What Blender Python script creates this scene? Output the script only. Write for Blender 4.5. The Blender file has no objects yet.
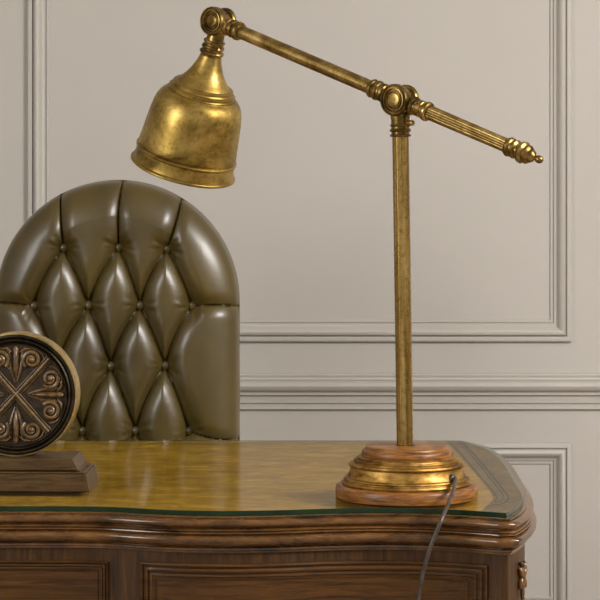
import bpy, math, random
from mathutils import Vector, Matrix
random.seed(7)
scene = bpy.context.scene
COL = scene.collection
PI = math.pi
# ------------------------------------------------------------------ measuring frame (600 x 600)
F, HX, HY, ZC = 2600.0, 300.0, 130.0, 1.38     # focal length in px, principal point, eye height
ZD = 0.780                                      # upper face of the glass on the desk
YW = 6.30                                       # wall

def at_z(px, py, z):
    Y = (ZC - z) * F / (py - HY)
    return Vector(((px - HX) / F * Y, Y, z))
def at_y(px, py, Y):
    return Vector(((px - HX) / F * Y, Y, ZC - (py - HY) / F * Y))

# ------------------------------------------------------------------ mesh helpers
def obj(name, verts, faces, mat=None, parent=None, smooth=True, loc=None, sharp=40):
    me = bpy.data.meshes.new(name)
    me.from_pydata([tuple(v) for v in verts], [], faces)
    me.validate(); me.update()
    import bmesh
    bm = bmesh.new(); bm.from_mesh(me)
    bmesh.ops.recalc_face_normals(bm, faces=bm.faces)
    bm.to_mesh(me); bm.free()
    if smooth:
        me.shade_smooth()
        if sharp:
            me.set_sharp_from_angle(angle=math.radians(sharp))
    o = bpy.data.objects.new(name, me)
    COL.objects.link(o)
    if mat: me.materials.append(mat)
    if parent: 
        o.parent = parent
        o.matrix_parent_inverse = Matrix.Translation(-parent.location)
    return o

class MB:
    """collects shapes of one part"""
    def __init__(s): s.v = []; s.f = []
    def add(s, v, f):
        n = len(s.v); s.v += [Vector(p) for p in v]; s.f += [tuple(i + n for i in q) for q in f]
    def build(s, name, mat, parent=None, **k): return obj(name, s.v, s.f, mat, parent, **k)
    def lathe(s, prof, origin, axis, seg=48, ref=None, flute=0, amp=0.0, closed=True, frange=None):
        """prof: (radius, height along axis)"""
        w = Vector(axis).normalized()
        r0 = Vector(ref) if ref else (Vector((0, 0, 1)) if abs(w.z) < .9 else Vector((1, 0, 0)))
        u = (r0 - w * r0.dot(w)).normalized(); t = w.cross(u)
        O = Vector(origin); v = []; f = []
        for k, (r, h) in enumerate(prof):
            for i in range(seg):
                a = 2 * PI * i / seg
                rr = r
                if flute and (frange is None or frange[0] <= k <= frange[1]):
                    rr = r * (1 - amp * abs(math.sin(flute * a / 2)) )
                v.append(O + w * h + (u * math.cos(a) + t * math.sin(a)) * rr)
        n = len(prof)
        for k in range(n - 1):
            for i in range(seg):
                j = (i + 1) % seg
                f.append((k * seg + i, k * seg + j, (k + 1) * seg + j, (k + 1) * seg + i))
        if closed:
            f.append(tuple(range(seg))[::-1]); f.append(tuple((n - 1) * seg + i for i in range(seg)))
        s.add(v, f)
    def tube(s, pts, r, seg=10, flat=1.0, nrm=None):
        """r: number or list; nrm: direction the section is flattened along"""
        pts = [Vector(p) for p in pts]; n = len(pts); v = []; f = []
        prev = None
        for k, p in enumerate(pts):
            d = (pts[min(k + 1, n - 1)] - pts[max(k - 1, 0)]).normalized()
            if nrm is not None: u = Vector(nrm)
            elif prev is None: u = Vector((0, 0, 1)) if abs(d.z) < .9 else Vector((1, 0, 0))
            else: u = prev
            u = (u - d * u.dot(d)).normalized(); prev = u; t = d.cross(u)
            rr = r[k] if isinstance(r, (list, tuple)) else r
            for i in range(seg):
                a = 2 * PI * i / seg
                v.append(p + u * (math.cos(a) * rr * flat) + t * (math.sin(a) * rr))
        for k in range(n - 1):
            for i in range(seg):
                j = (i + 1) % seg
                f.append((k * seg + i, k * seg + j, (k + 1) * seg + j, (k + 1) * seg + i))
        f.append(tuple(range(seg))[::-1]); f.append(tuple((n - 1) * seg + i for i in range(seg)))
        s.add(v, f)
    def box(s, a, b):
        (x0, y0, z0), (x1, y1, z1) = a, b
        v = [(x, y, z) for z in (z0, z1) for y in (y0, y1) for x in (x0, x1)]
        s.add(v, [(0, 2, 3, 1), (4, 5, 7, 6), (0, 1, 5, 4), (2, 6, 7, 3), (0, 4, 6, 2), (1, 3, 7, 5)])
    def blob(s, c, u, v_, w, ru, rv, rw, nu=16, nv=10):
        c = Vector(c); V = []; Fc = []
        for j in range(nv + 1):
            ph = PI * j / nv
            for i in range(nu):
                a = 2 * PI * i / nu
                V.append(c + u * (ru * math.sin(ph) * math.cos(a)) + v_ * (rv * math.sin(ph) * math.sin(a)) + w * (rw * math.cos(ph)))
        for j in range(nv):
            for i in range(nu):
                k = (i + 1) % nu
                Fc.append((j * nu + i, j * nu + k, (j + 1) * nu + k, (j + 1) * nu + i))
        s.add(V, Fc)

def thing(name, label, cat, loc=(0, 0, 0), group=None):
    o = bpy.data.objects.new(name, None); COL.objects.link(o)
    o.location = loc; o.empty_display_size = .05
    o['label'] = label; o['category'] = cat
    if group: o['group'] = group
    return o
def tag(o, label, cat):
    o['label'] = label; o['category'] = cat; return o
def struct(o): o['kind'] = 'structure'; return o

# ------------------------------------------------------------------ materials
def srgb(r, g, b):
    f = lambda c: (c / 255 / 12.92) if c / 255 <= .04045 else ((c / 255 + .055) / 1.055) ** 2.4
    return (f(r), f(g), f(b), 1)
def mat(name):
    m = bpy.data.materials.new(name); m.use_nodes = True
    nt = m.node_tree; bs = nt.nodes['Principled BSDF']
    return m, nt, bs
def noise(nt, scale=(1, 1, 1), s=5, detail=4, rough=.5, dist=0):
    tc = nt.nodes.new('ShaderNodeTexCoord'); mp = nt.nodes.new('ShaderNodeMapping')
    mp.inputs['Scale'].default_value = scale
    n = nt.nodes.new('ShaderNodeTexNoise')
    n.inputs['Scale'].default_value = s; n.inputs['Detail'].default_value = detail
    n.inputs['Roughness'].default_value = rough; n.inputs['Distortion'].default_value = dist
    nt.links.new(tc.outputs['Object'], mp.inputs[0]); nt.links.new(mp.outputs[0], n.inputs[0])
    return n.outputs['Fac']
def ramp(nt, fac, stops):
    r = nt.nodes.new('ShaderNodeValToRGB')
    e = r.color_ramp.elements
    while len(e) < len(stops): e.new(.5)
    for k, (p, c) in enumerate(stops):
        e[k].position = p; e[k].color = c
    nt.links.new(fac, r.inputs[0]); return r.outputs['Color']
def bump(nt, bs, fac, strength=.2, dist=.001):
    b = nt.nodes.new('ShaderNodeBump'); b.inputs['Strength'].default_value = strength
    b.inputs['Distance'].default_value = dist
    nt.links.new(fac, b.inputs['Height']); nt.links.new(b.outputs[0], bs.inputs['Normal'])
def mixfac(nt, a, b, op='MULTIPLY'):
    m = nt.nodes.new('ShaderNodeMath'); m.operation = op
    nt.links.new(a, m.inputs[0]); nt.links.new(b, m.inputs[1]); return m.outputs[0]

def brass_mat(name, dark, midc, lightc, rough=(.24, .5), sc=22, stretch=(1, 1, 1)):
    m, nt, bs = mat(name)
    n = noise(nt, stretch, sc, 6, .62, .4)
    c = ramp(nt, n, [(.30, dark), (.47, midc), (.66, lightc)])
    n3 = noise(nt, (1, 1, 1), 150, 3, .7)
    mx = nt.nodes.new('ShaderNodeMix'); mx.data_type = 'RGBA'; mx.blend_type = 'MULTIPLY'; mx.inputs[0].default_value = .38
    nt.links.new(c, mx.inputs[6]); nt.links.new(ramp(nt, n3, [(.36, (.35, .3, .25, 1)), (.5, (1, 1, 1, 1))]), mx.inputs[7])
    nt.links.new(mx.outputs[2], bs.inputs['Base Color'])
    bs.inputs['Metallic'].default_value = .92
    n2 = noise(nt, (1, 1, 1), 60, 4, .6)
    r = ramp(nt, n2, [(.3, (rough[0],) * 3 + (1,)), (.75, (rough[1],) * 3 + (1,))])
    nt.links.new(r, bs.inputs['Roughness'])
    bump(nt, bs, n2, .12, .0006)
    return m
M = {}
M['brass'] = brass_mat('antique_brass', srgb(80, 62, 32), srgb(142, 116, 64), srgb(190, 162, 102))
M['shade'] = brass_mat('worn_shade_brass', srgb(84, 66, 28), srgb(150, 123, 60), srgb(188, 160, 90), (.32, .5), 13, (1, 1, 1.7))
M['inner'] = brass_mat('shade_inside', srgb(120, 100, 60), srgb(160, 140, 90), srgb(190, 170, 120), (.4, .6))
M['fitting'] = brass_mat('dark_cast_brass', srgb(56, 42, 20), srgb(112, 90, 46), srgb(170, 142, 84), (.24, .42), 34)
M['pole'] = brass_mat('streaked_pole_brass', srgb(82, 60, 26), srgb(150, 120, 62), srgb(196, 166, 104), (.22, .4), 70, (1, 1, .03))
M['base'] = brass_mat('matt_base_brass', srgb(84, 58, 22), srgb(152, 114, 54), srgb(192, 156, 88), (.44, .6), 26, (1, 1, 3))
M['rim'] = brass_mat('medallion_rim_metal', srgb(140, 112, 60), srgb(185, 158, 100), srgb(214, 190, 135), (.3, .45), 30)

def wood_mat(name, dark, light, scale, rough=.3, coat=.5, s=6, bstr=.12, spec=.5):
    m, nt, bs = mat(name)
    n = noise(nt, scale, s, 7, .62, .8)
    n2 = noise(nt, (scale[0] * 3, scale[1] * 3, scale[2] * 3), s * 2.5, 4, .6)
    c = ramp(nt, n, [(.3, dark), (.7, light)])
    mx = nt.nodes.new('ShaderNodeMix'); mx.data_type = 'RGBA'; mx.blend_type = 'MULTIPLY'
    mx.inputs[0].default_value = .55
    c2 = ramp(nt, n2, [(.35, (.55, .52, .5, 1)), (.6, (1, 1, 1, 1))])
    nt.links.new(c, mx.inputs[6]); nt.links.new(c2, mx.inputs[7])
    nt.links.new(mx.outputs[2], bs.inputs['Base Color'])
    bs.inputs['Roughness'].default_value = rough
    bs.inputs['Coat Weight'].default_value = coat
    bs.inputs['Specular IOR Level'].default_value = spec
    bs.inputs['Coat Roughness'].default_value = .18
    bump(nt, bs, n2, bstr, .0008)
    return m
M['wood_h'] = wood_mat('walnut_horizontal_grain', srgb(44, 26, 8), srgb(96, 62, 24), (1.2, 6, 26), .42, .05, spec=.25)
M['wood_v'] = wood_mat('walnut_vertical_grain', srgb(42, 26, 10), srgb(88, 58, 26), (16, 12, 1.2), .5, 0, spec=.25)
M['edge'] = wood_mat('polished_moulding_walnut', srgb(46, 27, 9), srgb(122, 82, 38), (2, 4, 6), .22, 0, spec=.65)
M['border'] = wood_mat('burl_border_veneer', srgb(66, 48, 16), srgb(128, 100, 48), (4, 4, 4), .7, 0, 9, .12, 0)
M['line'] = wood_mat('dark_stringing', srgb(38, 28, 14), srgb(50, 36, 18), (3, 3, 3), .7, 0, spec=0)
M['lampwood'] = wood_mat('reddish_turned_wood', srgb(70, 34, 10), srgb(164, 108, 44), (4, 4, 34), .4, 0, 7)
M['plinth'] = wood_mat('dark_plinth_wood', srgb(50, 34, 16), srgb(98, 74, 40), (2, 6, 24), .4, .05, 8, .12, .3)
M['carved'] = wood_mat('carved_wood_shaded', srgb(24, 17, 8), srgb(70, 52, 28), (5, 5, 5), .5, .0, 14, 1.0, .3)  # medallion ground: colour darkened to stand for shade in the recesses
M['carved_lit'] = wood_mat('carved_wood_lit', srgb(50, 36, 18), srgb(128, 98, 56), (5, 5, 5), .34, .2, 14, .3)  # same carved wood, colour lightened to stand for highlights on the relief
M['darkmetal'] = brass_mat('medallion_ring', srgb(30, 26, 20), srgb(48, 42, 32), srgb(70, 60, 44), (.3, .5), 30)

# gold field below the glass
m, nt, bs = mat('gold_brown_field')
n = noise(nt, (2, 3.5, 1), 7, 10, .78, .6)
c = ramp(nt, n, [(.3, srgb(108, 78, 22)), (.52, srgb(152, 114, 36)), (.72, srgb(196, 158, 72))])
nt.links.new(c, bs.inputs['Base Color'])
bs.inputs['Roughness'].default_value = .6
bs.inputs['Specular IOR Level'].default_value = 0
n2 = noise(nt, (1, 3, 1), 180, 3, .7)
bump(nt, bs, n2, .25, .0008)
M['field'] = m

# leather
m, nt, bs = mat('olive_brown_leather')
n = noise(nt, (1, 1, 1), 5, 5, .6)
c = ramp(nt, n, [(.3, srgb(62, 50, 17)), (.7, srgb(86, 71, 27))])
nt.links.new(c, bs.inputs['Base Color'])
bs.inputs['Roughness'].default_value = .42
bs.inputs['Specular IOR Level'].default_value = .5
bs.inputs['Coat Weight'].default_value = .5
bs.inputs['Coat Roughness'].default_value = .26
vo = nt.nodes.new('ShaderNodeTexVoronoi'); vo.inputs['Scale'].default_value = 420
tc = nt.nodes.new('ShaderNodeTexCoord'); nt.links.new(tc.outputs['Object'], vo.inputs[0])
bump(nt, bs, vo.outputs['Distance'], .12, .0008)
M['leather'] = m

# wall paint
def paint(name, col, rough=.55):
    m, nt, bs = mat(name)
    n = noise(nt, (1, 1, 1), 3, 3, .5)
    a = tuple(x * .97 for x in col[:3]) + (1,)
    nt.links.new(ramp(nt, n, [(.3, a), (.7, col)]), bs.inputs['Base Color'])
    bs.inputs['Roughness'].default_value = rough
    return m
M['wall'] = paint('warm_grey_paint', srgb(181, 176, 169))
M['ceil'] = paint('white_ceiling_paint', srgb(225, 222, 215), .8)
M['floor'] = paint('beige_carpet', srgb(160, 146, 128), .9)

# glass: clear faces + green edge
m = bpy.data.materials.new('clear_glass_sheet'); m.use_nodes = True
nt = m.node_tree; nt.nodes.clear()
out = nt.nodes.new('ShaderNodeOutputMaterial'); mx = nt.nodes.new('ShaderNodeMixShader')
tr = nt.nodes.new('ShaderNodeBsdfTransparent'); tr.inputs[0].default_value = (.93, .96, .92, 1)
gl = nt.nodes.new('ShaderNodeBsdfGlossy'); gl.inputs['Roughness'].default_value = .10
fr = nt.nodes.new('ShaderNodeFresnel'); fr.inputs[0].default_value = 1.14
ns = noise(nt, (1, 2.5, 1), 26, 4, .6)
bp = nt.nodes.new('ShaderNodeBump'); bp.inputs['Strength'].default_value = .08; bp.inputs['Distance'].default_value = .0006
nt.links.new(ns, bp.inputs['Height']); nt.links.new(bp.outputs[0], gl.inputs['Normal'])
geo = nt.nodes.new('ShaderNodeNewGeometry'); inv = nt.nodes.new('ShaderNodeMath'); inv.operation = 'SUBTRACT'; inv.inputs[0].default_value = 1
nt.links.new(geo.outputs['Backfacing'], inv.inputs[1])
nt.links.new(mixfac(nt, fr.outputs[0], inv.outputs[0]), mx.inputs[0]); nt.links.new(tr.outputs[0], mx.inputs[1]); nt.links.new(gl.outputs[0], mx.inputs[2])
nt.links.new(mx.outputs[0], out.inputs[0]); M['glass'] = m
m = bpy.data.materials.new('glass_underside'); m.use_nodes = True
nt = m.node_tree; nt.nodes.clear()
out = nt.nodes.new('ShaderNodeOutputMaterial'); tr = nt.nodes.new('ShaderNodeBsdfTransparent')
nt.links.new(tr.outputs[0], out.inputs[0]); M['glassunder'] = m
m, nt, bs = mat('green_glass_edge')
n = noise(nt, (1, 1, 1), 20, 3, .5)
nt.links.new(ramp(nt, n, [(.3, srgb(20, 36, 22)), (.7, srgb(32, 52, 30))]), bs.inputs['Base Color'])
bs.inputs['Roughness'].default_value = .12
bs.inputs['Specular IOR Level'].default_value = .35
geo = nt.nodes.new('ShaderNodeNewGeometry'); tr = nt.nodes.new('ShaderNodeBsdfTransparent'); tr.inputs[0].default_value = (.8, .9, .82, 1)
mx = nt.nodes.new('ShaderNodeMixShader'); nt.links.new(geo.outputs['Backfacing'], mx.inputs[0])
nt.links.new(bs.outputs[0], mx.inputs[1]); nt.links.new(tr.outputs[0], mx.inputs[2])
nt.links.new(mx.outputs[0], nt.nodes['Material Output'].inputs[0])
M['glassedge'] = m
m, nt, bs = mat('grey_brown_cable')
n = noise(nt, (1, 1, 1), 60, 3, .5)
nt.links.new(ramp(nt, n, [(.3, srgb(50, 42, 36)), (.7, srgb(74, 64, 56))]), bs.inputs['Base Color'])
bs.inputs['Roughness'].default_value = .35; M['cord'] = m
m, nt, bs = mat('frosted_bulb')
n = noise(nt, (1, 1, 1), 60, 3, .5)
nt.links.new(ramp(nt, n, [(.3, srgb(228, 226, 218)), (.7, srgb(240, 238, 230))]), bs.inputs['Base Color'])
bs.inputs['Roughness'].default_value = .3; M['bulb'] = m
m, nt, bs = mat('black_metal')
n = noise(nt, (1, 1, 1), 40, 3, .5)
nt.links.new(ramp(nt, n, [(.3, srgb(30, 28, 26)), (.7, srgb(44, 42, 40))]), bs.inputs['Base Color'])
bs.inputs['Metallic'].default_value = .6; bs.inputs['Roughness'].default_value = .4; M['black'] = m

# ------------------------------------------------------------------ room
RX0, RX1, RY0, RY1, RZ = -3.3, 3.3, -1.6, YW, 2.95
T = .12
b = MB(); b.box((RX0 - T, RY0 - T, -T), (RX1 + T, RY1 + T, 0)); struct(b.build('floor', M['floor'], smooth=False))
b = MB(); b.box((RX0 - T, RY0 - T, RZ), (RX1 + T, RY1 + T, RZ + T)); struct(b.build('ceiling', M['ceil'], smooth=False))
b = MB(); b.box((RX0 - T, RY1, 0), (RX1 + T, RY1 + T, RZ)); struct(b.build('wall_back', M['wall'], smooth=False))
b = MB(); b.box((RX0 - T, RY0, 0), (RX0, RY1, RZ)); struct(b.build('wall_left', M['wall'], smooth=False))
b = MB(); b.box((RX1, RY0, 0), (RX1 + T, RY1, RZ)); struct(b.build('wall_right', M['wall'], smooth=False))

def zw(y): return ZC - (y - HY) / F * YW
def xw(x): return (x - HX) / F * YW
PW = .0533
PROF = [(0, 0), (.0, .007), (.06, .0095), (.20, .0105), (.235, .0095), (.25, .006), (.275, .006), (.29, .0105),
        (.36, .0145), (.45, .016), (.53, .0145), (.60, .011), (.66, .0065), (.72, .0045), (.80, .004), (.82, .0015), (.87, .001),
        (.885, .0035), (.96, .003), (1.0, 0)]
def wall_frame(name, x0, x1, z0, z1):
    v = []; f = []
    for d, h in PROF:
        d *= PW
        v += [(x0 + d, YW - h * 1.35, z0 + d), (x1 - d, YW - h * 1.35, z0 + d), (x1 - d, YW - h * 1.35, z1 - d), (x0 + d, YW - h * 1.35, z1 - d)]
    for k in range(len(PROF) - 1):
        for i in range(4):
            j = (i + 1) % 4
            f.append((k * 4 + i, k * 4 + j, k * 4 + 4 + j, k * 4 + 4 + i))
    return struct(obj(name, v, f, M['wall'], sharp=35))
xl, xr = xw(27.5), xw(571.5)
PWID = xr - xl
GAP = .18
k = 1
for off in (-1, 0, 1):
    X0 = xl + off * (PWID + GAP); X1 = X0 + PWID
    wall_frame('trim_%d' % k, X0, X1, zw(341.5), 2.66); k += 1
    wall_frame('trim_%d' % k, X0, X1, zw(618), zw(442.5)); k += 1
# chair rail
rail = [(372.6, 0), (372.6, .014), (373.2, .017), (375, .018), (375.7, .015), (376.5, .015), (377.0, .019), (379, .021), (379.6, .019), (380.4, .024),
        (382, .031), (385, .034), (388, .031), (390.4, .024), (391.4, .018), (392, .018), (392.6, .022), (394, .022), (394.8, .017), (395.6, .013),
        (402.6, .011), (403.4, .006), (404.3, .006), (405, .011), (408.6, .011), (409.6, .004), (410.6, 0)]
v = []; f = []
for y, h in rail:
    v += [(RX0, YW - h, zw(y)), (RX1, YW - h, zw(y))]
for i in range(len(rail) - 1): f.append((2 * i, 2 * i + 1, 2 * i + 3, 2 * i + 2))
struct(obj('trim_%d' % k, v, f, M['wall'], sharp=35)); k += 1
# baseboard
prof = [(.15, 0), (.15, .008), (.14, .012), (.12, .014), (.11, .018), (0, .018)]
v = []; f = []
for z, h in prof: v += [(RX0, YW - h, z), (RX1, YW - h, z)]
for i in range(len(prof) - 1): f.append((2 * i, 2 * i + 1, 2 * i + 3, 2 * i + 2))
struct(obj('baseboard_back', v, f, M['wall'], sharp=35))

# ------------------------------------------------------------------ desk plan
def catmull(pts, n=8):
    P = [Vector(p) for p in pts]; out = []
    for i in range(len(P) - 1):
        p0 = P[max(i - 1, 0)]; p1 = P[i]; p2 = P[i + 1]; p3 = P[min(i + 2, len(P) - 1)]
        for k in range(n):
            t = k / n
            out.append(.5 * ((2 * p1) + (p2 - p0) * t + (2 * p0 - 5 * p1 + 4 * p2 - p3) * t * t + (3 * p1 - p0 - 3 * p2 + p3) * t ** 3))
    out.append(P[-1]); return out
XC = -.56
fr_px = [(0, 507.0), (60, 507.0), (100, 507.4), (125, 508.4), (150, 509.9), (175, 511.0), (205, 511.6), (240, 511.7), (280, 511.0), (330, 509.4), (380, 508.7), (420, 509.2), (450, 510.3), (480, 512), (507, 514)]
front = [at_z(x, y, ZD).to_2d() for x, y in [(a_, b_ - .7) for a_, b_ in fr_px]]
front = [Vector((XC, front[0].y))] + front
frontc = catmull(front, 8)
side_px = [(512.5, 511.3), (521, 505.2), (525, 498), (524, 488), (515, 473), (507, 460), (500, 452.6), (486, 445.6), (462, 440.2)]
side = [at_z(x, y, ZD).to_2d() for x, y in [(a_ - (1.5 if b_ > 450 else 0), b_) for a_, b_ in side_px]]
sidec = catmull(side, 6)
half = frontc + sidec
yb = half[-1].y
half += [Vector((half[-1].x + (XC - half[-1].x) * t / 12, yb)) for t in range(1, 12)]
full = half + [Vector((XC, yb))] + [Vector((2 * XC - p.x, p.y)) for p in reversed(half)][0:-1]
def normals(path):
    n = len(path); out = []
    for i in range(n):
        d = path[(i + 1) % n] - path[i - 1]
        out.append(Vector((d.y, -d.x)).normalized())
    return out
NR = normals(full)
def offset(o): return [p + q * o for p, q in zip(full, NR)]
def sweep(prof, name, mats, parent, cap=True, back=0, **k):
    n = len(full); v = []; f = []
    for o, z in prof:
        for p in offset(o):
            t = min(max((p.y - 4.6) / (yb - 4.6), 0), 1)
            v.append((p.x, p.y + back * t * t, z))
    for a in range(len(prof) - 1):
        for i in range(n):
            j = (i + 1) % n
            f.append((a * n + i, a * n + j, a * n + n + j, a * n + n + i))
    if cap:
        f.append(tuple(range(n))); f.append(tuple((len(prof) - 1) * n + i for i in range(n)))
    return obj(name, v, f, mats, parent, **k)

def YF(x):    # front line as a function of x (glass outline)
    if x < XC: x = 2 * XC - x
    for a, b_ in zip(frontc, frontc[1:]):
        if a.x <= x <= b_.x: return a.y + (b_.y - a.y) * (x - a.x) / (b_.x - a.x)
    return frontc[0].y

desk = thing('writing_desk', 'large dark walnut desk with serpentine front and moulded edge, under the glass sheet', 'desk', (XC, 4.6, 0))
top_prof = [(-.003,.7710),(.002,.7714),(.0055,.7713),(.0062,.7703),(.0045,.7693),(.0045,.7683),(.0095,.7672),(.0135,.7660),(.0155,.7640),(.0160,.7610),
            (.0145,.7580),(.0115,.7558),(.0080,.7548),(.0075,.7535),(.0110,.7525),(.0130,.7513),(.0130,.7502),(.0110,.7493),(.0105,.7482),(.0140,.7475),(.0145,.7460),
            (.0125,.7450),(.0090,.7440),(.0090,.7432),(.0160,.7418),(.0195,.7400),(.0208,.7370),(.0205,.7340),(.0185,.7305),(.0150,.7275),(.0105,.7255),(.0060,.7245),
            (.0055,.7232),(.0090,.7222),(.0092,.7195),(.0060,.7180),(.0060,.7150),(.0015,.7145)]
dt = sweep(top_prof, 'desk_top', M['edge'], desk, sharp=50, back=.064)
dt.data.materials.append(M['border'])
for p_ in dt.data.polygons:
    if len(p_.vertices) > 10 and p_.center.z > .77: p_.material_index = 1
body_prof = [(.0015, .7158), (.0015, .17), (.010, .165), (.014, .155), (.014, .03), (.010, .0)]
sweep(body_prof, 'desk_body', M['wood_v'], desk, sharp=40)

# panel frames following the curved front
def front_frame(name, x0, x1, z0, z1, prof, m_frame, m_panel, N=40):
    v = []; f = []; ring = []
    for d, h in prof:
        loop = []
        for i in range(N + 1): loop.append((x0 + d + (x1 - x0 - 2 * d) * i / N, z0 + d))
        for i in range(1, 6): loop.append((x1 - d, z0 + d + (z1 - z0 - 2 * d) * i / 6))
        for i in range(N + 1): loop.append((x1 - d - (x1 - x0 - 2 * d) * i / N, z1 - d))
        for i in range(1, 6): loop.append((x0 + d, z1 - d - (z1 - z0 - 2 * d) * i / 6))
        ring.append(len(loop)); v += [(x, YF(x) - h - .0015, z) for x, z in loop]
    n = ring[0]
    for a in range(len(prof) - 1):
        for i in range(n):
            j = (i + 1) % n; f.append((a * n + i, a * n + j, a * n + n + j, a * n + n + i))
    fo = obj(name, v, f, m_frame, desk, sharp=35)
    d, h = prof[-1]; v = []; f = []
    for i in range(N + 1):
        x = x0 + d + (x1 - x0 - 2 * d) * i / N
        v += [(x, YF(x) - h - .0015, z0 + d), (x, YF(x) - h - .0015, z1 - d)]
    for i in range(N): f.append((2 * i, 2 * i + 2, 2 * i + 3, 2 * i + 1))
    pn = obj('panel', v, f, m_panel, desk, sharp=None)
    pn.parent = fo; pn.matrix_parent_inverse = fo.matrix_world.inverted() if False else Matrix.Identity(4)
    pn.matrix_parent_inverse = Matrix.Identity(4)
    return fo
def fx(px): return (px - HX) / F * 4.11
wide = [(0, .0), (.0005, .0045), (.003, .0060), (.0048, .0045), (.0052, .0020), (.0070, .0018), (.0078, .0042), (.0110, .0056), (.0135, .0048), (.0140, .0022), (.0160, .0020),
        (.0166, .0038), (.0200, .0044), (.0212, .0026), (.0250, .0020), (.0256, .0006), (.0285, .0006), (.0290, .0022)]
narrow = [(d * .58, h * .9) for d, h in wide]
PZ = .697
xa, xb = fx(139.5), fx(486)
front_frame('panel_moulding', xa, xb, .20, PZ, wide, M['wood_h'], M['wood_h'])
front_frame('panel_moulding', 2 * XC - xb, 2 * XC - xa, .20, PZ, wide, M['wood_h'], M['wood_h'])
xc1 = fx(107)
front_frame('panel_moulding', 2 * XC - xc1, xc1, .20, .6935, narrow, M['wood_h'], M['wood_h'])
# field and string lines on the top (under the glass)
ZT = .7710
def pt(x, y): return at_z(x, y, ZT)
def poly_sheet(name, outline, z0, z1, m):
    n = len(outline)
    v = [(p.x, p.y, z0) for p in outline] + [(p.x, p.y, z1) for p in outline]
    f = [tuple(range(n)), tuple(range(n, 2 * n))] + [(i, (i + 1) % n, n + (i + 1) % n, n + i) for i in range(n)]
    return obj(name, v, f, m, desk, sharp=30)
# right hand edge of the field, back to front, then along the serpentine front, mirrored
edge_px = [(445, 441.6), (456, 452), (466, 463.5), (476, 475), (485, 485.5), (491, 493.5), (493, 499), (489, 504)]
edge = catmull([pt(x, y).to_2d() for x, y in edge_px], 5)
fr_in = [Vector((p.x, p.y + .012)) for p in frontc if p.x < edge[-1].x - .03]
rhalf = edge + list(reversed(fr_in))
lhalf = [Vector((2 * XC - p.x, p.y)) for p in reversed(rhalf)][1:]
fld = rhalf + lhalf
poly_sheet('gold_field', fld, ZT - .001, ZT + .0006, M['field'])
def line_on_top(px, w=.0012, n=6):
    c = catmull([pt(x, y) + Vector((0, 0, .0004)) for x, y in px], n)
    for sgn in (0, 1):
        q = [Vector((2 * XC - p.x if sgn else p.x, p.y, p.z)) for p in c]
        b = MB(); b.tube(q, w, 6, flat=.6, nrm=(0, 0, 1)); b.build('string_inlay', M['line'], desk)
line_on_top([(462, 442), (474, 454.5), (485, 467), (495, 479), (503, 489.5), (508, 496), (507, 501), (499, 504.5), (490, 505.5)], .0014)
line_on_top([(459, 442.5), (471, 455), (482, 468), (492, 480.5), (500, 490.5), (503.5, 496.5), (502, 500.5), (495, 503)], .0009)
line_on_top([(452, 444), (463, 456), (474, 469), (484, 481), (493, 491.5), (497, 497.5), (495, 501.5)], .0010)

# carved leaf on the canted corner
b = MB()
cn = Vector((.86, -.50, 0)).normalized(); ct = Vector((0, 0, 1)).cross(cn).normalized(); up = Vector((0, 0, 1))
c0 = at_y(521.5, 578, 4.125); c0.z = .668
c0 = Vector((.3540, 4.138, .668)); LS = .68
def leafset(sgn):
    for (t, z, rt, rz, rn, tilt) in [(0, 0, .008, .030, .009, 0), (.008, .010, .005, .018, .008, .5), (-.008, .010, .005, .018, .008, -.5), (.009, -.012, .005, .016, .008, -.4),
                                     (-.009, -.012, .005, .016, .008, .4), (0, -.034, .0045, .022, .006, 0), (.004, .030, .004, .010, .009, .8), (-.004, .030, .004, .010, .009, -.8)]:
        N_ = Vector((cn.x * sgn, cn.y, 0)); T_ = Vector((0, 0, 1)).cross(N_)
        C = Vector((c0.x if sgn > 0 else 2 * XC - c0.x, c0.y, c0.z)) + T_ * t * LS + up * z * LS
        u = T_ * math.cos(tilt) - up * math.sin(tilt); w = up * math.cos(tilt) + T_ * math.sin(tilt)
        b.blob(C, u, N_, w, rt * LS * 1.2, rn * .6, rz * LS, 12, 8)
        # curl
    for s2 in (-1, 1):
        N_ = Vector((cn.x * sgn, cn.y, 0)); T_ = Vector((0, 0, 1)).cross(N_)
        C = Vector((c0.x if sgn > 0 else 2 * XC - c0.x, c0.y, c0.z)) + N_ * .002 + up * .002
        pts = []
        for i in range(26):
            a = i / 25 * 3.4 * PI; r = .010 * (1 - i / 30)
            pts.append(C + (T_ * s2 * (.006 + r * math.cos(a)) + up * (.012 + r * math.sin(a))) * LS)
        b.tube(pts, .0016, 8)
leafset(1)
b.build('carved_corner_leaf', M['edge'], desk)
b = MB(); leafset(-1); b.build('carved_corner_leaf', M['edge'], desk)

# glass sheet: a thing of its own, resting on the desk
n = len(full); gz0, gz1 = .7717, ZD
v = []
for o, z in ((-.0008, gz0), (0, gz0 + .0008), (0, gz1 - .0008), (-.0008, gz1)):
    v += [(p.x, p.y, z) for p in offset(o - .001)]
f = []
for a in range(3):
    for i in range(n):
        j = (i + 1) % n; f.append((a * n + i, a * n + j, a * n + n + j, a * n + n + i))
ne = len(f)
f.append(tuple(3 * n + i for i in range(n)))
f.append(tuple(range(n)))
gs = obj('glass_sheet', v, f, M['glass'], None, sharp=30)
gs.data.materials.append(M['glassedge']); gs.data.materials.append(M['glassunder'])
for p_ in gs.data.polygons:
    if len(p_.vertices) < 10: p_.material_index = 1
    elif p_.center.z < gz0 + .002: p_.material_index = 2
tag(gs, 'clear glass sheet with green edge covering the desk top', 'glass top')

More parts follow.
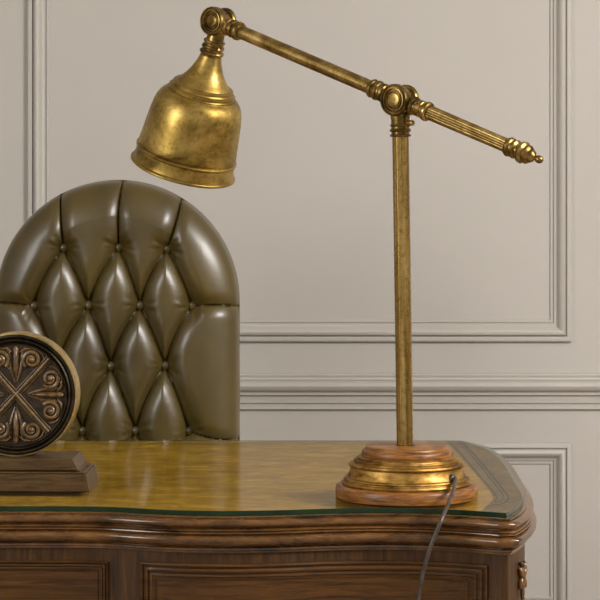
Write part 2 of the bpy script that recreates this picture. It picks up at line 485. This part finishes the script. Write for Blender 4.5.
# ------------------------------------------------------------------ lamp
Y0 = at_z(406.5, 496.6, ZD).y
BX = (406.5 - HX) / F * Y0
lamp = thing('desk_lamp', 'antique brass desk lamp with bell shade, pivoting arm and stepped round base, on the glass', 'lamp', (BX, Y0, ZD))
S0 = F / Y0
ZB = ZD
pbase = lambda y: (496.6 - y) / S0          # height over the glass
# base made of turned pieces
def base_part(name, prof, m):
    b = MB(); b.lathe([(r / S0, h) for r, h in prof], (BX, Y0, ZB), (0, 0, 1), 96); return b.build(name, m, lamp, sharp=38)
H = lambda *l: [(r, pbase(y)) for r, y in l]
base_part('base_foot', H((68.5, 496.6), (70.6, 496.0), (71, 494.5), (71, 486.5), (70.2, 484.8), (68, 483.6), (60, 483.4)), M['lampwood'])
base_part('base_tier', H((63.0, 483.6), (64.4, 483.2), (65, 481.6), (64.2, 480), (62.4, 479.6), (62.2, 478.6), (62.8, 477.6), (62.2, 476.4), (60.6, 476.1),
                         (59.2, 475.6), (57.6, 472), (56.4, 468), (56.2, 466), (57.6, 465.2), (58.2, 463.8), (57.4, 462.3), (55, 461.8), (52.6, 461.5),
                         (52.4, 460.6), (52.8, 459.2), (52, 458.2), (50, 457.9), (49.6, 457.2), (49.8, 456.2), (48.6, 455.4), (44, 455.2)), M['base'])
base_part('base_cap', H((42.5, 455.6), (44.6, 455.2), (45, 454), (44.8, 450.8), (44, 449.4), (42.6, 448.8), (41.4, 448.2), (41.2, 446.8), (40.2, 445.6), (38.5, 445.1), (10, 444.9)), M['lampwood'])
YB_TOP = pbase(444.9)

# pole
AY = math.radians(38)                        # yaw of the lamp's swing plane
dv = Vector((math.cos(AY), -math.sin(AY), 0)); nv = Vector((-math.sin(AY), -math.cos(AY), 0))
def onplane(px, py):
    d = Vector(((px - HX) / F, 1, -(py - HY) / F)); o = Vector((0, 0, ZC))
    q = Vector(((405.0 - HX) / F * Y0, Y0, 0)) - o
    t = q.dot(nv) / d.dot(nv); return o + d * t
foot = onplane(405.0, 442.5); foot.z = ZB + YB_TOP - .001
joint = onplane(400.0, 100.0)
pd = (joint - foot).normalized(); L = (joint - foot).length
b = MB()
pl = L - 35 / S0
b.lathe([(8.3 / S0, 0), (8.3 / S0, pl)], foot, pd, 112, flute=12, amp=.045)
b.build('pole', M['pole'], lamp, sharp=60)
b = MB()
b.lathe([(8.4 / S0, 0), (10.2 / S0, 0.0004), (10.4 / S0, .0012), (8.4 / S0, .0018)], foot, pd, 48)
b.build('pole_flange', M['darkmetal'], lamp)
def along(prof, O, ax, S, name, m, parent, seg=48, **k):
    b = MB(); b.lathe([(r / S, h / S) for r, h in prof], O, ax, seg, **k); return b.build(name, m, parent, sharp=35)
# pole socket (distance measured down from the joint, px)
sock = [(8.6, 37), (10.2, 36.6), (10.9, 35.6), (10.2, 34.4), (9.0, 34.0), (9.0, 32.2), (10.2, 31.8), (11, 30.4), (10.2, 29.0), (9.2, 28.6), (9.2, 26.8), (10, 26.4), (10.4, 25.4), (10, 24.2), (9.2, 23.8),
        (9.4, 20), (9.9, 16), (10.6, 8), (10.6, 0)]
along(sock, joint, -pd, S0, 'pole_socket', M['fitting'], lamp)
b = MB()
tp = joint - pd * (23 / S0); tdir = (dv * .85 - nv * -.25).normalized()
b.lathe([(1.7 / S0, 0), (1.7 / S0, 9 / S0), (1.9 / S0, 14 / S0), (2.8 / S0, 14.4 / S0), (2.8 / S0, 20 / S0), (2.0 / S0, 21 / S0)], tp, tdir, 20)
b.build('thumb_screw', M['brass'], lamp)

def knuckle(C, S, R, name):
    """pivot: stacked turned discs along nv"""
    h = 13.0
    prof = [(.62 * R, -h - 3), (.66 * R, -h - 2), (.66 * R, -h + .5), (.90 * R, -h + .8), (.96 * R, -h + 2), (.96 * R, -h + 5), (.90 * R, -h + 6.4), (.80 * R, -h + 6.8), (.80 * R, 2.5), (.88 * R, 2.8),
            (.97 * R, 4), (R, 6), (R, 10.5), (.97 * R, 12.2), (.91 * R, 12.8), (.86 * R, 12.4), (.84 * R, 10.8), (.79 * R, 10.8), (.77 * R, 12.2), (.70 * R, 12.4), (.67 * R, 11.8), (.65 * R, 10.4), (.60 * R, 10.4), (.58 * R, 11.8), (.52 * R, 12.2), (.49 * R, 11.4), (.47 * R, 10.6), (.44 * R, 10.6), (.42 * R, 11.6), (.36 * R, 11.9), (.12 * R, 11.9), (.02 * R, 11.9)]
    return along(prof, C, nv, S, name, M['fitting'], lamp, 64)
knuckle(joint, S0, 16.2, 'middle_joint')

aL, aR = onplane(240, 31.5), onplane(508, 146)
ad = (aR - aL).normalized()
def onarm(px):
    # point on the arm line whose image column is px
    t0, t1 = -2.0, 2.0
    for _ in range(60):
        t = (t0 + t1) / 2; p = joint + ad * t
        x = HX + F * p.x / p.y
        if x < px: t0 = t
        else: t1 = t
    return (t0 + t1) / 2
def arm_part(prof, name, m=None, parent=None, flute=0, amp=0, seg=48, sharp=35):
    """prof: (image column, radius px)"""
    out = []
    for px, r in prof:
        t = onarm(px); p = joint + ad * t
        out.append((r * p.y / F, t))
    b = MB(); b.lathe(out, joint, ad, seg, flute=flute, amp=amp); return b.build(name, m or M['brass'], parent or lamp, sharp=sharp)
# arm tubes
arm_part([(238, 7.0), (372, 7.2)], 'arm', flute=12, amp=.02, seg=112, sharp=60)
arm_part([(430, 7.4), (510, 7.2)], 'arm', flute=22, amp=.06, seg=176, sharp=60)
# collars beside the middle joint
arm_part([(371.0, 7.4), (371.3, 8.8), (372.8, 9.8), (374.4, 9.2), (375.0, 7.8), (375.8, 7.8), (376.4, 9.6), (378.0, 10.4), (379.8, 9.6), (380.4, 8.0), (381.4, 7.8), (382.0, 9.2), (383.6, 9.8), (385.4, 9.0), (386, 7.8), (400, 7.8)], 'arm_collar', M['fitting'])
arm_part([(400, 7.8), (412, 7.8), (412.4, 9.2), (414, 10.0), (415.6, 9.2), (416, 7.6), (417, 7.6), (417.6, 8.6), (423, 8.8), (423.6, 7.8), (424.6, 7.8), (425.2, 9.6), (426.8, 10.2), (428.4, 9.8), (429.2, 8.2), (429.4, 7.2)], 'arm_collar', M['fitting'])
p = joint + ad * onarm(420.5)
b = MB(); b.lathe([(2.2 / S0, 7.6 / S0), (2.4 / S0, 9.8 / S0), (1.6 / S0, 10.6 / S0), (.3 / S0, 10.8 / S0)], p, (nv * .75 + Vector((0, 0, .7))).normalized(), 20)
b.build('set_screw', M['brass'], lamp)
# end collar and finial
arm_part([(507.4, 7.0), (507.8, 9.2), (509.4, 10.2), (511.4, 9.6), (512.2, 8.2), (513.4, 8.2), (514.4, 9.6), (516, 9.8), (517, 8.8), (517.8, 7.2), (519.2, 7.0), (520, 9.6), (521.6, 11.2), (523.6, 11.4), (524.8, 10.2),
          (525.4, 9.0), (526.4, 9.6), (528, 9.8), (529.4, 8.8), (530.2, 7.2), (531.6, 6.8), (533.2, 5.6), (534.4, 3.4), (535.0, 2.6), (535.6, 2.4), (536.4, 3.2), (538.2, 4.1), (540.2, 4.0), (541.8, 2.8), (542.6, .6)], 'finial', M['fitting'])
# upper joint with its collar
J = joint + ad * onarm(219.2)
SJ = F / J.y
knuckle(J + Vector((-.6 / SJ, 0, 1.3 / SJ)), SJ, 14.6, 'upper_joint')
arm_part([(222, 7.4), (227.2, 7.4), (227.6, 8.6), (229, 9.2), (230.4, 8.4), (230.8, 7.2), (231.6, 7.2), (232, 8.6), (233.4, 9.3), (234.8, 8.6), (235.2, 7.4), (236.0, 7.4), (236.4, 9.0), (238, 9.8), (239.6, 9.5), (240.6, 8.6), (240.9, 7.0)], 'arm_collar', M['fitting'])

# shade, hanging from the upper joint and leaning back
sax = Vector((-.262, .285, -1)).normalized()
neck = [(8.8, 0), (8.8, 17), (9.2, 18.2), (10.6, 18.8), (11.2, 20.2), (10.4, 21.6), (9.4, 22), (9.4, 23.4), (11, 24), (11.8, 25.6), (11, 27.2), (9.8, 27.6), (9.8, 29), (11.6, 29.6), (12.6, 31), (12.2, 32.4), (10.8, 33.2), (10.8, 35)]
along(neck, J, sax, SJ, 'shade_neck', M['fitting'], lamp)
outer = [(10.9, 33.5), (11.7, 37), (13.4, 42), (16, 48), (19.6, 54), (24.0, 59.5), (27.0, 62.4), (27.4, 63.0), (29.8, 63.2), (31.0, 64.2), (30.8, 65.6), (29.4, 66.4), (29.6, 67.4), (32.6, 67.6), (34.2, 68.8), (34.0, 70.4), (32.8, 71.2), (33.2, 71.9), (35.8, 72.4), (36.6, 73.4), (38.4, 74.4), (41.2, 77.6), (43.6, 81.8), (45.3, 87), (46.4, 93), (47.3, 100), (48.2, 108), (49.0, 116), (49.8, 124), (50.6, 130), (50.3, 132.0), (50.0, 132.6), (51.4, 132.9), (52.2, 133.8), (52.2, 135.0), (51.2, 135.8), (50.5, 136.4), (50.7, 138), (51.2, 142), (51.9, 146), (52.2, 147.6), (53.6, 148.0), (54.4, 149.0), (54.4, 150.3), (53.6, 151.0), (52.6, 150.2)]
inner = [(r - 1.6, h) for r, h in outer if h < 131 and r > 14 and not (63.3 < h < 72.3)]
fullp = outer + [(50.6, 144)] + [(r, h) for r, h in reversed(inner)]
k = 1.0 / sax.length
b = MB(); b.lathe([(r / SJ, h / SJ * 1.042) for r, h in fullp], J, sax, 128); sh = b.build('lamp_shade', M['shade'], lamp, sharp=38)
b = MB(); b.lathe([(.5 / SJ, 100 / SJ), (8 / SJ, 98 / SJ), (14 / SJ, 92 / SJ), (16 / SJ, 84 / SJ), (13 / SJ, 74 / SJ), (8 / SJ, 66 / SJ), (7 / SJ, 50 / SJ)], J, sax, 32)
b.build('light_bulb', M['bulb'], lamp)

# cable out of the base, over the desk edge
g0 = at_y(451.2, 478.6, Y0 - .062)
rr = math.hypot(g0.x - BX, g0.y - Y0)
gdir = Vector((g0.x - BX, g0.y - Y0, 0)).normalized()
g0 = Vector((BX, Y0, g0.z)) + gdir * (57.5 / S0)
b = MB(); b.lathe([(4.4 / S0, -.003), (4.8 / S0, .0015), (4.4 / S0, .004), (3.2 / S0, .0055), (2.0 / S0, .006)], g0, gdir, 28); b.build('cable_grommet', M['cord'], lamp)
yedge = YF(.24)
cpts = [g0 - gdir * .002, g0 + gdir * .007 + Vector((0, 0, .001)), at_y(454.6, 484, 4.168), at_y(453.2, 491, 4.135), at_y(449.6, 500, 4.105), at_y(445.4, 510.5, 4.072),
        at_y(441, 521, 4.055), at_y(436.8, 531, 4.052), at_y(432.6, 541, 4.050), at_y(428.4, 553, 4.050), at_y(424.4, 567, 4.052), at_y(421, 582, 4.054), at_y(418.4, 600, 4.056)]
last = cpts[-1]
cpts += [last + Vector((-.008, .0, -.12)), last + Vector((-.012, .0, -.3)), Vector((last.x - .015, last.y + .01, .06)), Vector((last.x - .02, last.y - .03, .007)), Vector((last.x - .05, last.y - .12, .0045)),
         Vector((last.x - .25, last.y - .22, .0045)), Vector((last.x - .8, last.y - .2, .0045))]
c = catmull(cpts, 8)
rad = [.0042 if p.z > .72 else .0042 for p in c]
side_v = [Vector((1, -.3, 0))] * len(c)
b = MB(); b.tube(c, .0034, 12)
b.build('power_cable', M['cord'], lamp)

# ------------------------------------------------------------------ carved ornament
orn = thing('carved_ornament', 'round dark carved wood medallion with a crossed relief, standing on a stepped wood plinth', 'ornament', at_z(18, 485, ZD))
yaw = math.radians(2.2)
OXY = Vector(((18 - HX) / F * 4.37, 4.375, 0))
def rotp(x, y, z):
    return Vector((OXY.x + x * math.cos(yaw) + (y - OXY.y) * math.sin(yaw), OXY.y - x * math.sin(yaw) + (y - OXY.y) * math.cos(yaw), z))
def fr_box(b, xb, xt, yb, yt, z0, z1):
    v = []
    for (x, (ya, yc), z) in ((xb, yb, z0), (xt, yt, z1)):
        v += [rotp(-x, ya, z), rotp(x, ya, z), rotp(x, yc, z), rotp(-x, yc, z)]
    b.add(v, [(0, 1, 2, 3), (4, 5, 6, 7), (0, 1, 5, 4), (1, 2, 6, 5), (2, 3, 7, 6), (3, 0, 4, 7)])
b = MB()
fr_box(b, .1275, .1215, (4.313, 4.452), (4.313, 4.445), ZD, .8085)
fr_box(b, .1190, .1180, (4.322, 4.442), (4.322, 4.442), .8085, .8115)
fr_box(b, .1110, .1100, (4.328, 4.436), (4.328, 4.436), .8115, .8140)
fr_box(b, .1080, .0975, (4.324, 4.440), (4.324, 4.432), .8140, .8330)
pl_ = b.build('plinth', M['plinth'], orn, smooth=False)
bv = pl_.modifiers.new('bevel', 'BEVEL'); bv.width = .0012; bv.segments = 2
R = .1038
ny = math.radians(4)
on = Vector((-math.sin(ny), -math.cos(ny), 0)); oa = Vector((math.cos(ny), -math.sin(ny), 0)); ob = Vector((0, 0, 1))
OC = Vector((OXY.x + .0005, 4.378, .8325 + R))
OC.x = (15.8 - HX) / F * 4.35
def O(a, b_, n=0): return OC + oa * a + ob * b_ + on * n
TH = .023
b = MB()
b.lathe([(.30 * R, -TH), (.96 * R, -TH), (.985 * R, -TH + .003), (.985 * R, TH - .009), (.9 * R, TH - .009), (.3 * R, TH - .009), (.0005, TH - .009)], OC, on, 96)
md = b.build('medallion', M['carved'], orn)
b = MB()
b.lathe([(.98 * R, -TH + .002), (R, -TH + .004), (R, TH - .003), (.992 * R, TH - .0012), (.978 * R, TH - .001), (.970 * R, TH - .003), (.970 * R, TH - .010), (.98 * R, TH - .012)], OC, on, 128, closed=False)
b.build('medallion_edge', M['rim'], orn)
b = MB()
b.lathe([(.972 * R, TH - .012), (.972 * R, TH - .0015), (.940 * R, TH - .0005), (.915 * R, TH - .002), (.905 * R, TH - .004), (.895 * R, TH - .002), (.875 * R, TH - .001), (.855 * R, TH - .0025), (.848 * R, TH - .0045), (.835 * R, TH - .003), (.82 * R, TH - .004), (.81 * R, TH - .012)], OC, on, 128, closed=False)
b.build('ring_moulding', M['darkmetal'], orn)
# crossing bars
D0 = TH - .009
for sg in (1, -1):
    ang = math.radians(47 if sg > 0 else -48)
    b = MB()
    da, db = math.cos(ang), math.sin(ang)
    for off, rr_ in ((0, .0030), (.0048, .0016), (-.0048, .0016)):
        pts = [O(da * t * .8 * R - db * off, db * t * .8 * R + da * off, D0 + (.0045 if off == 0 else .0015) + (.0006 if sg < 0 else 0)) for t in [x / 10 - 1 for x in range(21)]]
        b.tube(pts, rr_, 10)
    b.build('cross_bar', M['carved_lit'], orn)
# relief between the bars
def spiral(b, ca, cb, rot, flip, r0=.0155, turns=1.75, tail=1.0):
    pts = []; rad = []
    for i in range(44):
        t = i / 43; a = t * turns * 2 * PI; r = r0 * (1 - .82 * t)
        x = r * math.cos(a); y = r * math.sin(a) * flip
        pts.append(O(ca + x * math.cos(rot) - y * math.sin(rot), cb + x * math.sin(rot) + y * math.cos(rot), D0 + .0035 + .004 * t))
        rad.append(.0036 - .0012 * t)
    b.tube(pts, rad, 8)
    b.blob(O(ca, cb, D0 + .001), oa, ob, on, .0065, .0065, .0110, 14, 8)
for q in range(4):
    th = math.radians([90, 0, -90, 180][q]); ct_, st_ = math.cos(th), math.sin(th)
    def Q(r, s): return (ct_ * r - st_ * s, st_ * r + ct_ * s)
    u = oa * ct_ + ob * st_; w = oa * -st_ + ob * ct_
    b = MB()
    c = Q(.53 * R, 0); b.blob(O(c[0], c[1], D0 + .001), u, w, on, .027, .0050, .0095, 16, 12)
    c = Q(.70 * R, 0); b.blob(O(c[0], c[1], D0 + .001), u, w, on, .010, .0050, .0065, 16, 10)
    c = Q(.34 * R, 0); b.blob(O(c[0], c[1], D0 + .001), u, w, on, .010, .0030, .005, 16, 10)
    for s in (-1, 1):
        pts = []
        for i in range(16):
            t = i / 15; r = (.20 + .50 * t) * R; sd = s * (.015 + .115 * math.sin(t * PI * .55)) * R * .8
            c = Q(r, sd); pts.append(O(c[0], c[1], D0 + .002))
        b.tube(pts, [.0012 + .0016 * math.sin(PI * i / 15) for i in range(16)], 8)
        for dd, ln, aa in ((.72, .012, .9), (.60, .011, .7), (.74, .008, 1.5)):
            c = Q(dd * R, s * .012 * (1 if aa < 1.2 else 1.6)); ua = u * math.cos(aa * s) + w * math.sin(aa * s); wa = on.cross(ua)
            b.blob(O(c[0], c[1], D0 + .001), ua, wa, on, ln * .8, .0022, .005, 10, 8)
    b.build('carved_leaf', M['carved_lit'], orn)
    for s in (-1, 1):
        b = MB(); c = Q(.565 * R, s * .262 * R)
        spiral(b, c[0], c[1], th + s * -2.4, s)
        # outer sweep that follows the scroll
        pts = []
        for i in range(20):
            t = i / 19; a = s * (-2.3 + 3.9 * t); r = .0205
            x = r * math.cos(a); y = r * math.sin(a)
            cc = Q(.545 * R + x, s * .262 * R + y)
            if math.hypot(*cc) < .80 * R: pts.append(O(cc[0], cc[1], D0 + .0012))
        if len(pts) > 4: b.tube(pts, .0014, 8)
        b.build('carved_scroll', M['carved_lit'], orn)

# ------------------------------------------------------------------ chair
YCH = 5.50; SC = F / YCH
CX, CY, CR = 117.0, 302.5, 121.3          # centre of the arch, px
chair = thing('button_back_chair', 'olive brown leather chair with deep buttoned arched back behind the desk', 'chair', ((CX - HX) / F * YCH, YCH - .25, 0))
BUT = [(65, 247), (120, 246.5), (168, 248), (35, 305), (90, 304.5), (141, 304.5), (193, 305), (59, 364.5), (112, 365), (166, 364.5), (35, 430), (84, 429.5), (136.5, 429.5), (190, 430),
       (58, 492), (112, 492), (166, 492)]
segs = []
def seg(a, b, bow=0.0, w=1.0, n=8):
    ax, ay = a; bx_, by = b; L_ = math.hypot(bx_ - ax, by - ay); nx, ny_ = -(by - ay) / L_, (bx_ - ax) / L_
    pp = []
    for i in range(n + 1):
        t = i / n; k = math.sin(PI * t) * bow
        pp.append((ax + (bx_ - ax) * t + nx * k, ay + (by - ay) * t + ny_ * k))
    for p, q in zip(pp, pp[1:]): segs.append((p[0], p[1], q[0], q[1], w))
B = BUT
for a, b_ in [(0, 4), (1, 5), (2, 6), (3, 7), (4, 8), (5, 9), (7, 11), (8, 12), (9, 13), (10, 14), (11, 15), (12, 16)]: seg(B[a], B[b_], -1.5)
for a, b_ in [(0, 3), (1, 4), (2, 5), (4, 7), (5, 8), (6, 9), (7, 10), (8, 11), (9, 12), (11, 14), (12, 15), (13, 16)]: seg(B[a], B[b_], 4.0)
EDGE = []
def eseg(a, b, bow, w=.8): seg(a, b, bow, w)
eseg(B[0], (60, 185), 0); eseg(B[1], (124, 172), -2); eseg(B[2], (183, 188), 2)
eseg(B[6], (250, 309), -3); eseg(B[3], (-16, 303), 2)
eseg(B[13], (250, 439), 3); eseg(B[10], (-16, 439), -3)
def hfield(x, y):
    # x, y px on the chair plane -> height in m toward the room
    if y < CY: do = CR - math.hypot(x - CX, y - CY)
    else: do = CR - abs(x - CX)
    W = 34.0
    t = min(max(do / W, 0), 1)
    h = .050 * math.sqrt(max(0, 1 - (1 - t) ** 2))
    # overall crown
    h += .012 * (1 - ((x - CX) / CR) ** 2) * t
    ds = 1e9; 
    for ax, ay, bx_, by, w in segs:
        if not (min(ax, bx_) - 26 < x < max(ax, bx_) + 26 and min(ay, by) - 26 < y < max(ay, by) + 26): continue
        dx, dy = bx_ - ax, by - ay
        u = ((x - ax) * dx + (y - ay) * dy) / (dx * dx + dy * dy); u = 0 if u < 0 else 1 if u > 1 else u
        d = math.hypot(x - ax - u * dx, y - ay - u * dy)
        if w < 1: d = d + 4.6 if d > 1.2 else d * 4.0 + 1.0
        if d < ds: ds = d
    if ds < 1e8:
        q_ = 1 - min(ds / 18.5, 1)
        h -= .0045 * math.exp(-(ds / 1.4) ** 1.5) + .008 * math.exp(-ds / 6.0) + .016 * q_ * q_
    db = 1e9; ang = 0
    pit = 0
    for bx_, by in BUT:
        dx, dy = x - bx_, y - by
        if abs(dx) < 34 and abs(dy) < 34:
            d = math.hypot(dx, dy)
            pit += .020 * math.exp(-(d / 10.5) ** 1.4)
            a = math.atan2(dy, dx)
            pit += .0008 * math.exp(-((d - 10) / 5) ** 2) * (math.cos(7 * a + bx_) + math.cos(11 * a + by * 3))
    return h - pit * min(1, t * 1.5)
NU = 230
vs = []; rows = []
def addrow(pts): rows.append([len(vs) + i for i in range(len(pts))]); vs.extend(pts)
NV = 125
for j in range(NV + 1):
    vv = 1 - j / NV
    row = []
    for i in range(NU + 1):
        u = -1 + 2 * i / NU
        row.append((CX + CR * u * math.sqrt(1 - vv * vv / 2), CY - CR * vv * math.sqrt(1 - u * u / 2)))
    addrow(row)
ylow = [CY + k * 1.15 for k in range(1, 130)] + [CY + 149 + k * 6 for k in range(1, 16)]
for y in ylow: addrow([(CX + CR * (-1 + 2 * i / NU), y) for i in range(NU + 1)])
V3 = []
for (x, y) in vs:
    h = hfield(x, y)
    V3.append(Vector(((x - HX) / SC, YCH - h, ZC - (y - HY) / SC)))
Fc = []
for a in range(len(rows) - 1):
    for i in range(NU): Fc.append((rows[a][i], rows[a][i + 1], rows[a + 1][i + 1], rows[a + 1][i]))
# rim, sides and plain back
rim = [r[0] for r in reversed(rows)] + rows[0][1:-1] + [r[-1] for r in rows]
pc = [vs[i] for i in rim]
cxm, cym = CX, CY + 20
loops = [rim]
for (ins, dep) in ((-1.0, .012), (-1.0, .05), (1.5, .066), (8, .078), (20, .086)):
    lp = []
    for (x, y) in pc:
        dx, dy = x - cxm, (y - cym) if y < CY else 0
        l = math.hypot(dx, dy); k2 = (l - ins) / l
        lp.append(len(V3)); V3.append(Vector(((cxm + dx * k2 - HX) / SC, YCH + dep, ZC - ((cym + (y - cym) * k2 if y < CY else y) - HY) / SC)))
    loops.append(lp)
for a in range(len(loops) - 1):
    for i in range(len(rim) - 1): Fc.append((loops[a][i], loops[a + 1][i], loops[a + 1][i + 1], loops[a][i + 1]))
Fc.append(tuple(loops[-1]))
Fc.append(tuple(rows[-1]) + tuple(l[-1] for l in loops[1:]) + tuple(l[0] for l in reversed(loops[1:])))
back = obj('backrest', V3, Fc, M['leather'], chair, sharp=75)
bb = MB(); bb.blob((0, 0, 0), Vector((1, 0, 0)), Vector((0, 0, 1)), Vector((0, -1, 0)), 5.0 / SC, 5.0 / SC, .0070, 24, 12)
first = None
for (x, y) in BUT:
    h = hfield(x, y)
    loc = Vector(((x - HX) / SC, YCH - h - .0105, ZC - (y - HY) / SC))
    if first is None:
        first = bb.build('button', M['leather'], chair, sharp=None); o = first
    else:
        o = first.copy(); COL.objects.link(o)
    o.location = loc
# seat, column and star foot (hidden by the desk)
cx_ = (CX - HX) / F * YCH
def rbox(name, a, b_, m, bev):
    q = MB(); q.box(a, b_); o = q.build(name, m, chair, smooth=True)
    md_ = o.modifiers.new('bevel', 'BEVEL'); md_.width = bev; md_.segments = 5; return o
zlow = ZC - (vs[rows[-1][0]][1] - HY) / SC
rbox('seat', (cx_ - .27, 5.055, zlow - .13), (cx_ + .27, YCH + .075, zlow + .004), M['leather'], .035)
q = MB(); q.lathe([(.10, zlow - .135), (.10, zlow - .15), (.03, zlow - .17), (.03, .16), (.045, .15), (.045, .09), (.02, .08)], (cx_, 5.28, 0), (0, 0, 1), 32); q.build('gas_column', M['black'], chair)
for i in range(5):
    a = 2 * PI * i / 5 + .3; d = Vector((math.cos(a), math.sin(a), 0)); c_ = Vector((cx_, 5.28, 0))
    q = MB(); q.tube([c_ + Vector((0, 0, .12)), c_ + d * .1 + Vector((0, 0, .115)), c_ + d * .215 + Vector((0, 0, .075))], [.022, .02, .014], 12); lg = q.build('leg', M['black'], chair)
    q = MB(); tdir = Vector((0, 0, 1)).cross(d); q.lathe([(.01, -.022), (.026, -.02), (.028, -.012), (.028, .012), (.026, .02), (.01, .022)], c_ + d * .215 + Vector((0, 0, .029)), tdir, 24)
    w_ = q.build('caster', M['black'], chair); w_.parent = lg; w_.matrix_parent_inverse = Matrix.Identity(4)

# ------------------------------------------------------------------ light
def area(name, loc, target, sx, sy, power, col=(1, 1, 1)):
    l = bpy.data.lights.new(name, 'AREA'); l.shape = 'RECTANGLE'; l.size = sx; l.size_y = sy; l.energy = power; l.color = col
    o = bpy.data.objects.new(name, l); COL.objects.link(o); o.location = loc
    d = Vector(target) - Vector(loc); o.rotation_euler = d.to_track_quat('-Z', 'Y').to_euler(); return o
area('unseen_area_lamp_right', (2.6, 3.0, 2.75), (-.2, 5.0, .7), 1.3, 1.3, 290, (1, .97, .94))  # unseen area lamp for the light from upper right; no skylight there
area('added_area_lamp_left', (-3.1, 2.2, 1.9), (0, 4.9, .9), 1.5, 1.5, 110, (1, .98, .96))  # added area lamp lighting from the left; that wall has no window
w = bpy.data.worlds.new('room_light'); scene.world = w; w.use_nodes = True
w.node_tree.nodes['Background'].inputs[0].default_value = (1, .975, .95, 1)
w.node_tree.nodes['Background'].inputs[1].default_value = .85

# ------------------------------------------------------------------ camera
cam = bpy.data.cameras.new('camera'); co = bpy.data.objects.new('camera', cam); COL.objects.link(co)
cam.sensor_width = 36; cam.lens = 36 * F / 600
cam.shift_y = -(300 - HY) / 600
co.location = (0, 0, ZC); co.rotation_euler = (math.radians(90), 0, 0)
cam.clip_end = 50
scene.camera = co
vs_ = scene.view_settings
vs_.view_transform = 'Standard'; vs_.look = 'None'; vs_.exposure = -.45; vs_.gamma = 1; vs_.use_curve_mapping = False
scene.cycles.use_denoising = True
scene.cycles.max_bounces = 8
